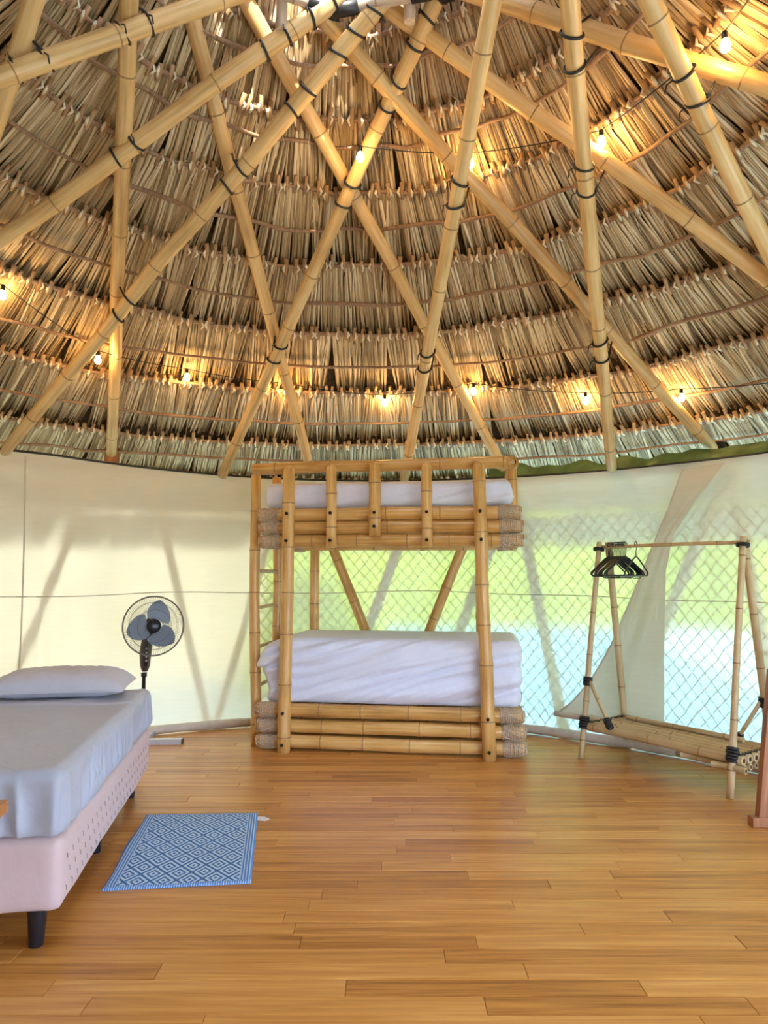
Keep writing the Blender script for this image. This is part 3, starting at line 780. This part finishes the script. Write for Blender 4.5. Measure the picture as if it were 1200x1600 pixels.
# mattresses
def wrinkle(p, nrm, amp, seed, diag=.35, zc=.23):
    """stretch folds running along the sheet, stronger on the long sides"""
    q = Vector((p.x * 1.1, p.z * 2.2 - p.x * diag, seed)); side = max(0, 1 - abs(nrm.z)) 
    w = noise.noise((q.x * .9 + seed, q.y * 3.6, seed)) * 1.0
    r1 = 1 - abs(noise.noise((p.x * .55 + seed, (p.z - p.x * diag) * 10.5, seed * 2))) * 2.2
    r2 = 1 - abs(noise.noise((p.x * 1.2 + seed, (p.z - p.x * diag * 1.5) * 21, seed * 3 + 1))) * 2.2
    return amp * (w * .6 + max(r1, -.4) * 1.5 + max(r2, -.3) * .6) * side * (1 - .75 * abs(nrm.x))
def mattress(name, label, u0, u1, v0, v1, z, h, fn, r, div, mat, group=None):
    c = B((u0 + u1) / 2, (v0 + v1) / 2, z)
    mt = Matrix.Translation(c) @ Matrix.Rotation(brz, 4, 'Z')
    mb = MB(); rounded_box(mb, (u1 - u0, v1 - v0, h), r, div, fn)
    return tag(mb.build(name, mat, None, mt), label, 'mattress', group)
def up_fn(p, n):
    d = n * wrinkle(p, n, .013, 3.0, .16)
    if p.x > .55: d += n * .010 * math.sin((p.z * 26 - (p.x - .9) * 30)) * sm(.55, .85, p.x) * max(0, 1 - abs(n.z))
    return d
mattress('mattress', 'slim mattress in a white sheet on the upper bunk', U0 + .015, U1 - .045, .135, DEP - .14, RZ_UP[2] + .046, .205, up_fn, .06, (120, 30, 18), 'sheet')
LW = U1 - U0
def lo_fn(p, n):
    side = max(0, 1 - abs(n.z)); d = n * wrinkle(p, n, .026, 8.0, .22)
    x = p.x / (LW / 2)
    if x < -.6 and n.x < .3:                          # sheet corner pulled loose at the left end
        d += Vector((-.045 * math.exp(-((p.z - .33) / .06) ** 2) * side, 0, 0)) * sm(-.6, -1, x)
        d += Vector((.05 * sm(.30, .05, p.z) * side * sm(-.85, -1, x), 0, 0))
    if p.z > .3 and x < -.8: d.z -= .05 * sm(-.8, -1.0, x)
    g = sm(-.95, -.8, x) * sm(-.35, -.8, x)
    d += n * .010 * math.sin(p.z * 62) * g * side
    return d
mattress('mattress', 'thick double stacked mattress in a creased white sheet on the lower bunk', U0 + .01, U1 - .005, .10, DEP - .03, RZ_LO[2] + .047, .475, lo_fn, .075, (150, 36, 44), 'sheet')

# ================================================================== SINGLE BED ON THE LEFT
q0 = floor_pt(92, 1427, .132); q1 = floor_pt(235, 1135, .38); q0.z = q1.z = 0
ba = (q1 - q0).normalized(); bb = Vector((-ba.y, ba.x, 0)); BLn = (q1 - q0).length; BWd = 1.5
arz = math.atan2(ba.y, ba.x)
def Q(a, b, z): return q0 + ba * a + bb * b + Vector((0, 0, z))
bed = thing('box_spring_bed', 'low bed base in pink quilted ticking on black legs', 'bed', q0, arz)
bmid = Matrix.Translation(Q(BLn / 2, BWd / 2, 0)) @ Matrix.Rotation(arz, 4, 'Z')
mb = MB(); rounded_box(mb, (BLn, BWd, .25), .03, (60, 44, 10), lambda p, n: n * .006 * noise.noise((p.x * 5, p.y * 5, p.z * 9)))
mb.build('base', 'pink', bed, bmid @ Matrix.Translation((0, 0, .13)))
st = MB()
for i in range(24):
    for j, zz in enumerate((.20, .255, .31)):
        a = .06 + (BLn - .1) * (i + .5 * (j % 2)) / 24
        if a > BLn - .03: continue
        pA, pB, pC = Q(a, -.004, zz), Q(a + .012, -.004, zz - .006), Q(a + .014, -.004, zz - .022)
        st.tube([pA, pB, pC], .0018, 4)
tag(st.build('quilting_stitches', 'stitch', bed), None, None, None, 'stuff')
for a in (.07, BLn / 2, BLn - .09):
    for b in (.09, BWd - .09):
        mt = Matrix.Translation(Q(a, b, 0))
        mb = MB(); mb.lathe([(.024, 0), (.025, .004), (.034, .128), (.034, .14)], 14); mb.build('leg', 'blackplastic', bed, mt)
def bed_fn(p, n):
    side = max(0, 1 - abs(n.z)); low = sm(.21, .03, p.z)
    t = p.x if abs(n.y) > abs(n.x) else p.y
    ph = t * 33 + 6 * noise.noise((t * 2.3, 1, 0)) + p.z * 11 * noise.noise((t * 3, 4, 2))
    fold = 1 - 2 * abs(math.sin(ph)) ** .7
    amp = .5 + .8 * noise.noise((t * 3.1, 7, 5))
    d = n * (.036 * fold * max(.2, amp) * (.25 + .75 * low)) * side
    d += n * .006 * (1 - abs(noise.noise((p.x * 2.2, p.y * 2.6, 3))) * 3) * max(0, n.z)
    d.z += -.030 * low * (1 + noise.noise((t * 2, 3, 9))) * side * sm(.05, 0, p.z)
    if n.z > .5: d.z += .012 * math.exp(-((p.x - BLn * .22) / .012) ** 2)
    return d
mb = MB(); rounded_box(mb, (BLn + .012, BWd + .012, .225), .05, (220, 170, 22), bed_fn)
tag(mb.build('mattress', 'greysheet', None, bmid @ Matrix.Translation((0, 0, .382))), 'mattress in a gathered grey sheet on the pink bed base', 'mattress')
def pillow(a, b, rz, label, seed):
    mt = Matrix.Translation(Q(a, b, .607)) @ Matrix.Rotation(arz - math.pi / 2 + rz, 4, 'Z')
    mb = MB(); wx, wy = .37, .235
    def top(u, v, sg):
        x, y = 2 * u - 1, 2 * v - 1
        px_ = x * wx * (1 - .07 * (1 - y * y) * 0 - .05 * (1 - abs(y)) * abs(x)); py_ = y * wy * (1 - .08 * (1 - abs(x)) * abs(y))
        e = max(0, (1 - x ** 4)) ** .55 * max(0, (1 - y ** 4)) ** .55
        z = .10 * e * sg + .006 * e * noise.noise((x * 3 + seed, y * 5, 2)) + .005 * e * (1 - abs(noise.noise((x * 6, y * 2 + seed, 4))) * 3)
        if sg < 0: z = max(z * .45, -.035)
        return (px_, py_, .045 + z)
    mb.grid(lambda u, v: top(u, v, 1), 44, 32); mb.grid(lambda u, v: top(u, v, -1), 44, 32)
    ob = mb.build('pillow', 'pillow', None, mt); tag(ob, label, 'pillow', 'bed pillows')
    hm = MB(); hm.tube([(x * wx * .97, -wy * (1 - .08 * (1 - abs(x))) - .004, .045) for x in np.linspace(-1, 1, 15)], .006, 6); hm.build('pillowcase_hem', 'pillow', ob, mt)
pillow(1.66, .46, .04, 'grey pillow on the bed beside the standing fan', 1.0)
pillow(1.68, 1.24, -.03, 'grey pillow on the bed side away from the fan', 5.0)

# ================================================================== STANDING FAN
fb = floor_pt(222, 1163)
fan = thing('standing_fan', 'pedestal fan with grey blades and brown stem behind the bed', 'fan', fb)
fd = 0.0
for ang in (R(4), R(94)):
    mb = MB(); mb.box(-.30, .30, -.028, .028, 0, .038); mb.box(-.305, -.296, -.030, .030, 0, .040, 1); mb.box(.296, .305, -.030, .030, 0, .040, 1)
    mb.build('base_bar', ['steel', 'blackplastic'], fan, Matrix.Translation(fb + Vector((0, 0, .0 if ang < 1 else .002))) @ Matrix.Rotation(ang, 4, 'Z'))
mb = MB(); mb.lathe([(.05, .035), (.045, .06), (.017, .075), (.014, .1), (.014, .50), (.022, .505), (.022, .535)], 16); mb.build('pole', 'blackplastic', fan, Matrix.Translation(fb))
HZ = depth_pt(240, 978, fb.y - .06); hc = Vector(HZ)
fdir = Vector((.42, -.90, .04)).normalized()
mb = MB()                                              # tapered control stem
secs = [(.54, .020, .022), (.58, .034, .034), (.68, .042, .040), (.80, .040, .038), (hc.z - .02, .028, .030), (hc.z + .03, .022, .026)]
v = []; n = 14
for z, a, b in secs:
    for j in range(n):
        th = 2 * math.pi * j / n; v.append((fb.x + (hc.x - fb.x) * sm(.75, hc.z, z) * .6 + a * math.copysign(abs(math.cos(th)) ** .7, math.cos(th)), fb.y + .02 + b * math.copysign(abs(math.sin(th)) ** .7, math.sin(th)), z))
mb.add(v, [(i * n + j, i * n + (j + 1) % n, (i + 1) * n + (j + 1) % n, (i + 1) * n + j) for i in range(len(secs) - 1) for j in range(n)] + [tuple(range(n - 1, -1, -1)), tuple(range((len(secs) - 1) * n, len(secs) * n))])
stem = mb.build('control_stem', 'fanbody', fan)
mb = MB(); mb.box(fb.x + .012, fb.x + .036, fb.y - .030, fb.y - .015, .585, .76, 0)
pan = mb.build('control_panel', 'blackplastic', stem)
for i in range(4):
    mb = MB(); mb.box(fb.x + .018, fb.x + .030, fb.y - .034, fb.y - .029, .62 + i * .03, .634 + i * .03); mb.build('button', 'steel', stem)
hm4 = Matrix.Translation(hc) @ fdir.to_track_quat('Z', 'Y').to_matrix().to_4x4()
mb = MB(); mb.lathe([(.03, -.17), (.055, -.16), (.062, -.12), (.062, -.06), (.045, -.045), (.02, -.04), (.012, .0)], 20); mb.build('motor_housing', 'blackplastic', fan, hm4)
mb = MB(); mb.lathe([(.03, -.03), (.040, -.025), (.052, .0), (.054, .012), (.050, .028), (.035, .038), (.004, .040)], 24); mb.build('hub', 'blackplastic', fan, hm4)
def guard(name, zc):
    mb = MB(); RG = .222
    f = lambda t: (RG * t, zc * (1 - t ** 2.6))
    for i in range(96):
        a = 2 * math.pi * i / 96 ; pts = []
        for t in np.linspace(.26, 1, 6):
            r, z = f(t); aa = a + .25 * (1 - t); pts.append((r * math.cos(aa), r * math.sin(aa), z))
        mb.tube(pts, .0008, 3, caps=False)
    for t in (.27, .55, .8):
        r, z = f(t); mb.tube([(r * math.cos(2 * math.pi * i / 40), r * math.sin(2 * math.pi * i / 40), z) for i in range(40)], .0012, 4, closed=True)
    return mb.build(name, 'fanwire', fan, hm4)
guard('front_guard', .065); guard('rear_guard', -.075)
mb = MB(); mb.tube([(.222 * math.cos(2 * math.pi * i / 56), .222 * math.sin(2 * math.pi * i / 56), 0) for i in range(56)], .006, 8, closed=True); mb.build('guard_rim', 'fanrim', fan, hm4)
for i in range(3):
    mb = MB(); a0 = R(48 + 120 * i)
    def blade(u, v):
        t = .042 + .155 * u; w = .092 * math.sin(math.pi * min(1, (.20 + .80 * u) ** .8)) ** .55 if u < .995 else .012
        s = (v - .5) * 2 * w
        return (t, s - .02 + .03 * u, .022 * (v - .5) * 2 * (.6 + .6 * u))
    mb.grid(blade, 16, 10); mb.grid(lambda u, v: Vector(blade(u, v)) + Vector((0, 0, -.003)), 16, 10)
    mb.build('blade', 'fanblade', fan, hm4 @ Matrix.Rotation(-a0, 4, 'Z'))

# ================================================================== RUG
rc = [floor_pt(158, 1393), floor_pt(392, 1381), floor_pt(403, 1272), floor_pt(228, 1275)]
nu, nv = 40, 40
def rugp(u, v, z):
    p = rc[0].lerp(rc[1], u).lerp(rc[3].lerp(rc[2], u), v)
    e = .006 * math.sin(v * 9) * (1 if u < .02 else 0)
    return Vector((p.x + e, p.y, z + .0022 * noise.noise((u * 3, v * 3, 0)) + .002))
mb = MB(); mb.grid(lambda u, v: rugp(u, v, .006), nu, nv); mb.grid(lambda u, v: Vector((*rugp(1 - u, v, 0).xy, .001)), nu, nv)
n0 = (nu + 1) * (nv + 1)
edge = [i for i in range(nu + 1)] + [j * (nu + 1) + nu for j in range(1, nv + 1)] + [nv * (nu + 1) + i for i in range(nu - 1, -1, -1)] + [j * (nu + 1) for j in range(nv - 1, 0, -1)]
def flip(k): j, i = divmod(k, nu + 1); return n0 + j * (nu + 1) + nu - i
for a, b in zip(edge, edge[1:] + edge[:1]): mb.f.append((a, flip(a), flip(b), b)); mb.m.append(0); mb.smooth.append(False)
me = mb.mesh('rug', 'rug'); uv = me.uv_layers.new(name='UVMap')
for l in me.loops:
    k = l.vertex_index % n0; j, i = divmod(k, nu + 1); uv.data[l.index].uv = ((i if l.vertex_index < n0 else nu - i) / nu, j / nv)
rug = tag(link('rug', me), 'small blue and white woven rug with diamond pattern', 'rug')
tg = [floor_pt(401, 1283), floor_pt(403, 1277), floor_pt(414, 1278), floor_pt(421, 1281), floor_pt(414, 1284)]
mb = MB(); mb.add([(p.x, p.y, .004) for p in tg] + [(p.x, p.y, .006) for p in tg], [(4, 3, 2, 1, 0), (5, 6, 7, 8, 9)] + [(i, (i + 1) % 5, 5 + (i + 1) % 5, 5 + i) for i in range(5)], 0, False)
mb.build('care_tag', 'tag', rug)

# ================================================================== CLOTHES RACK
fL, fR = floor_pt(908, 1185), floor_pt(1141, 1248)
ax_ = (fR - fL); RLn = ax_.length; ax_.normalize()
bk = Vector((-ax_.y, ax_.x, 0))
def K(a, b, z): return fL + ax_ * a + bk * b + Vector((0, 0, z))
DB = .51; TZ = 1.485; TB = .28
rack = thing('clothes_rack', 'bamboo A-frame clothes rack with low slatted shelf', 'clothes rack', fL, math.atan2(ax_.y, ax_.x))
def lash(p, axis, r, w, name='lashing'):
    a = axis.normalized(); mb = MB()
    for i in range(5): 
        c = p + a * (w * (i / 4 - .5)); e1 = a.orthogonal().normalized(); e2 = a.cross(e1)
        mb.tube([c + (e1 * math.cos(2 * math.pi * j / 12) + e2 * math.sin(2 * math.pi * j / 12)) * (r + .003 * (i % 2)) for j in range(12)], w / 7, 5, closed=True)
    mb.build(name, 'black', rack)
LEGS = []
for i, a in enumerate((0, RLn)):
    sg = 1 if i == 0 else -1
    t0, t1 = K(a + sg * .0, TB - .028, TZ + .03), K(a + sg * .03, TB + .03, TZ + .03)
    b0, b1 = K(a, 0, 0), K(a, DB, 0)
    bamboo('leg', b0, t0, .021, .019, rack, 'rack', seed=400 + i, n=12, sp=.3)
    bamboo('leg', b1, t1, .025, .023, rack, 'rack', seed=402 + i, n=12, sp=.3)
    lash(b0.lerp(t0, .965), t0 - b0, .036, .02)
    lash(b0.lerp(t0, .16), t0 - b0, .028, .07)
    LEGS.append((b0, t0, b1, t1))
bamboo('hanging_bar', K(-.01, TB, TZ - .005), K(RLn + .03, TB, TZ - .005), .0125, None, rack, 'rack', seed=410, n=10, sp=.4)
SZ = .215
for i in range(7):
    b = .055 + i * (DB - .11) / 6
    bamboo('shelf_pole', K(-.02 + .01 * math.sin(i * 3), b, SZ), K(RLn + .06, b, SZ + .0), .029, .027, rack, 'rack', seed=420 + i, n=12, sp=.4, hollow=True)
for i in range(7):
    b = .075 + i * (DB - .15) / 6
    bamboo('under_pole', K(RLn - .35, b, SZ - .047), K(RLn + .055, b, SZ - .047), .019, None, rack, 'rack', seed=440 + i, n=10, hollow=True)
bamboo('front_pole', K(RLn - .12, .030, SZ - .048), K(RLn + .085, .028, SZ - .048), .019, None, rack, 'rack', seed=450, n=12, hollow=True)
bamboo('shelf_edge', K(.10, DB - .13, SZ + .042), K(RLn - .12, DB - .13, SZ + .042), .016, None, rack, 'rack', seed=451, n=10)
for a in (.02, RLn + .03):
    mb = MB(); mb.tube([K(a + .006 * (i % 2), .03 + .44 * i / 28, SZ + .034 - .012 * (i % 2)) for i in range(29)], .005, 5); mb.build('lashing', 'black', rack)
l0 = LEGS[0]; c0 = l0[0].lerp(l0[1], .345); c1 = K(.24, .02, SZ + .035)
bamboo('brace', c0 + Vector((.01, -.02, 0)), c1, .0125, None, rack, 'rack', seed=460, n=10)
lash(c0, l0[1] - l0[0], .026, .05); lash(c0.lerp(c1, .92), c1 - c0, .017, .06)
r0 = LEGS[1]; d0 = r0[2].lerp(r0[3], .33); d1 = K(RLn - .20, DB - .05, SZ + .035)
bamboo('brace', d0 + Vector((-.03, 0, 0)), d1, .0125, None, rack, 'rack', seed=461, n=10)
lash(d0, r0[3] - r0[2], .032, .05); lash(d0.lerp(d1, .95), d1 - d0, .016, .03)
# hangers
hg = MB(); hk = [(.018 * math.cos(t), 0, -.012 + .018 * math.sin(t) + .0) for t in np.linspace(-.5, math.pi, 9)]
hg.tube([(-p[0], 0, p[2] + .012) for p in hk][::-1] + [(-.0 + .014, 0, -.03), (.002, 0, -.05), (0, 0, -.085)], .0028, 6)
hg.tube([(0, 0, -.085), (.05, 0, -.105), (.15, 0, -.165), (.198, 0, -.195), (.205, 0, -.212), (.192, 0, -.222), (0, 0, -.222), (-.192, 0, -.222), (-.205, 0, -.212), (-.198, 0, -.195), (-.15, 0, -.165), (-.05, 0, -.105)], .0055, 6, closed=True)
hg.tube([(-.07, 0, -.222), (-.072, 0, -.232), (-.06, 0, -.238), (.06, 0, -.238), (.072, 0, -.232), (.07, 0, -.222)], .003, 5)
hme = hg.mesh('hanger', 'blackplastic'); hrz = math.atan2(bk.y, bk.x)
for i in range(15):
    a = .055 + i * .0115 + (.075 if i == 14 else 0)
    mt = Matrix.Translation(K(a, TB, TZ + .0075)) @ Matrix.Rotation(hrz + random.uniform(-.07, .07) + (.25 if i == 14 else 0), 4, 'Z') @ Matrix.Rotation(random.uniform(-.02, .02), 4, 'Y')
    o = link('hanger', hme, None, mt)
    tag(o, {14: 'single black hanger hanging apart from the bunched ones', 0: 'black plastic hanger nearest the A-frame legs of the rack', 13: 'last black hanger of the bunch, beside the one hanging apart'}.get(i, 'black plastic hanger inside the bunch at the end of the rack bar'), 'hanger', 'black hangers on the clothes rack')

# ================================================================== WOOD AT THE FRAME EDGES
w0 = floor_pt(1183, 1291)
wst = thing('wooden_stand', 'reddish brown wooden stand with splayed foot at the right', 'stand', w0)
def wbox(name, x0, x1, y0, y1, z0, z1, lean=0.0):
    mb = MB(); mb.box(0, x1 - x0, 0, y1 - y0, 0, z1 - z0)
    o = mb.build(name, 'redwood', wst, Matrix.Translation(w0 + Vector((x0, y0, z0))) @ Matrix.Rotation(lean, 4, 'Y'))
    bvm = o.modifiers.new('bevel', 'BEVEL'); bvm.width = .004; bvm.segments = 2; return o
wbox('foot', -.035, .55, -.03, .03, 0, .05); wbox('foot', .36, .75, .40, .46, 0, .05)
for x0, yy in ((.0, -.022), (.40, .408)):
    wbox('leg', x0, x0 + .05, yy, yy + .044, .045, .80, .125); wbox('leg', .54, .59, yy, yy + .044, .045, .80, -.05)
wbox('stretcher', .48, .52, .0, .42, .30, .36); wbox('top', .36, .62, -.05, .50, .79, .82)
tcn = depth_pt(14, 1249, 1.70)
tab = thing('wooden_table', 'corner of a brown wooden table beside the bed foot', 'table', (tcn.x, tcn.y, 0))
mb = MB(); mb.box(-.75, 0, -.46, 0, -.028, 0); o = mb.build('tabletop', 'redwood', tab, Matrix.Translation(tcn) @ Matrix.Rotation(.10, 4, 'Z')); bvm = o.modifiers.new('bevel', 'BEVEL'); bvm.width = .002
for dx in (-.70, -.06):
    for dy in (-.42, -.05):
        mb = MB(); mb.box(-.02, .02, -.02, .02, 0, tcn.z - .028); mb.build('leg', 'redwood', tab, Matrix.Translation((tcn.x, tcn.y, 0)) @ Matrix.Rotation(.10, 4, 'Z') @ Matrix.Translation((dx, dy, 0)))

# ================================================================== OUTSIDE
mb = MB(); mb.box(-40, 40, -40, 40, -.5, -.4); tag(mb.build('ground', 'earth'), 'sandy ground outside the hut', None, None, 'structure')
mb = MB(); mb.grid(lambda u, v: cyl(-5 + 155 * u, 3.75 + 2.4 * v, -.38), 40, 4); tag(mb.build('path', 'paving'), 'pale bluish paving added outside to bounce light into the hut', None, None, 'structure')  # added pale surface, throws bluish light at the cloth and doorway
def hedge(a0, a1, r, hgt, label, seed, mat):
    mb = MB()
    def f(u, v):
        az = a0 + (a1 - a0) * u; th = math.pi * v
        e = sm(0, .04, u) * sm(1, .96, u)
        k = 1 + .35 * noise.fractal(Vector((az * .12 + seed, v * 3, 0)), 1, 2, 4)
        return cyl(az, r - math.cos(th) * .9 * k * e, -.4 + hgt * e * math.sin(th) ** .5 * (1 + .25 * noise.fractal(Vector((az * .15, seed, v)), 1, 2, 4)))
    mb.grid(f, 260, 40); tag(mb.build('hedge', mat), label, 'hedge')
hedge(168, 212, 6.2, 4.4, 'unseen hedge added at the entrance side to keep sun off the cloth', 3, 'leafwall2')  # added out of view to block direct sun on the front cloth
hedge(-14, 92, 8.4, 4.2, 'bright green hedge outside glowing through the cloth by the clothes rack', 1, 'leafwall')
hedge(-150, 14, 11.4, 4.8, 'pale green hedge added outside to hide the sky behind the cloth by the bed', 7, 'leafwall2')  # put in so no bright sky shows through the left cloth
mb = MB()                                              # low pale blue wall added outside so the lower cloth glows cyan
mb.grid(lambda u, v: cyl(2 + 84 * u, 6.15 + .05 * noise.noise((u * 9, v, 0)), -.4 + 1.02 * v), 60, 6); mb.grid(lambda u, v: cyl(2 + 84 * u, 6.15 + .22 * v, .62), 60, 1); mb.grid(lambda u, v: cyl(86 - 84 * u, 6.37, -.4 + 1.02 * v), 60, 2)
tag(mb.build('cyan_glow_wall', 'paleblue'), 'low pale blue wall added outside for the cyan glow behind the clothes rack', 'added wall')
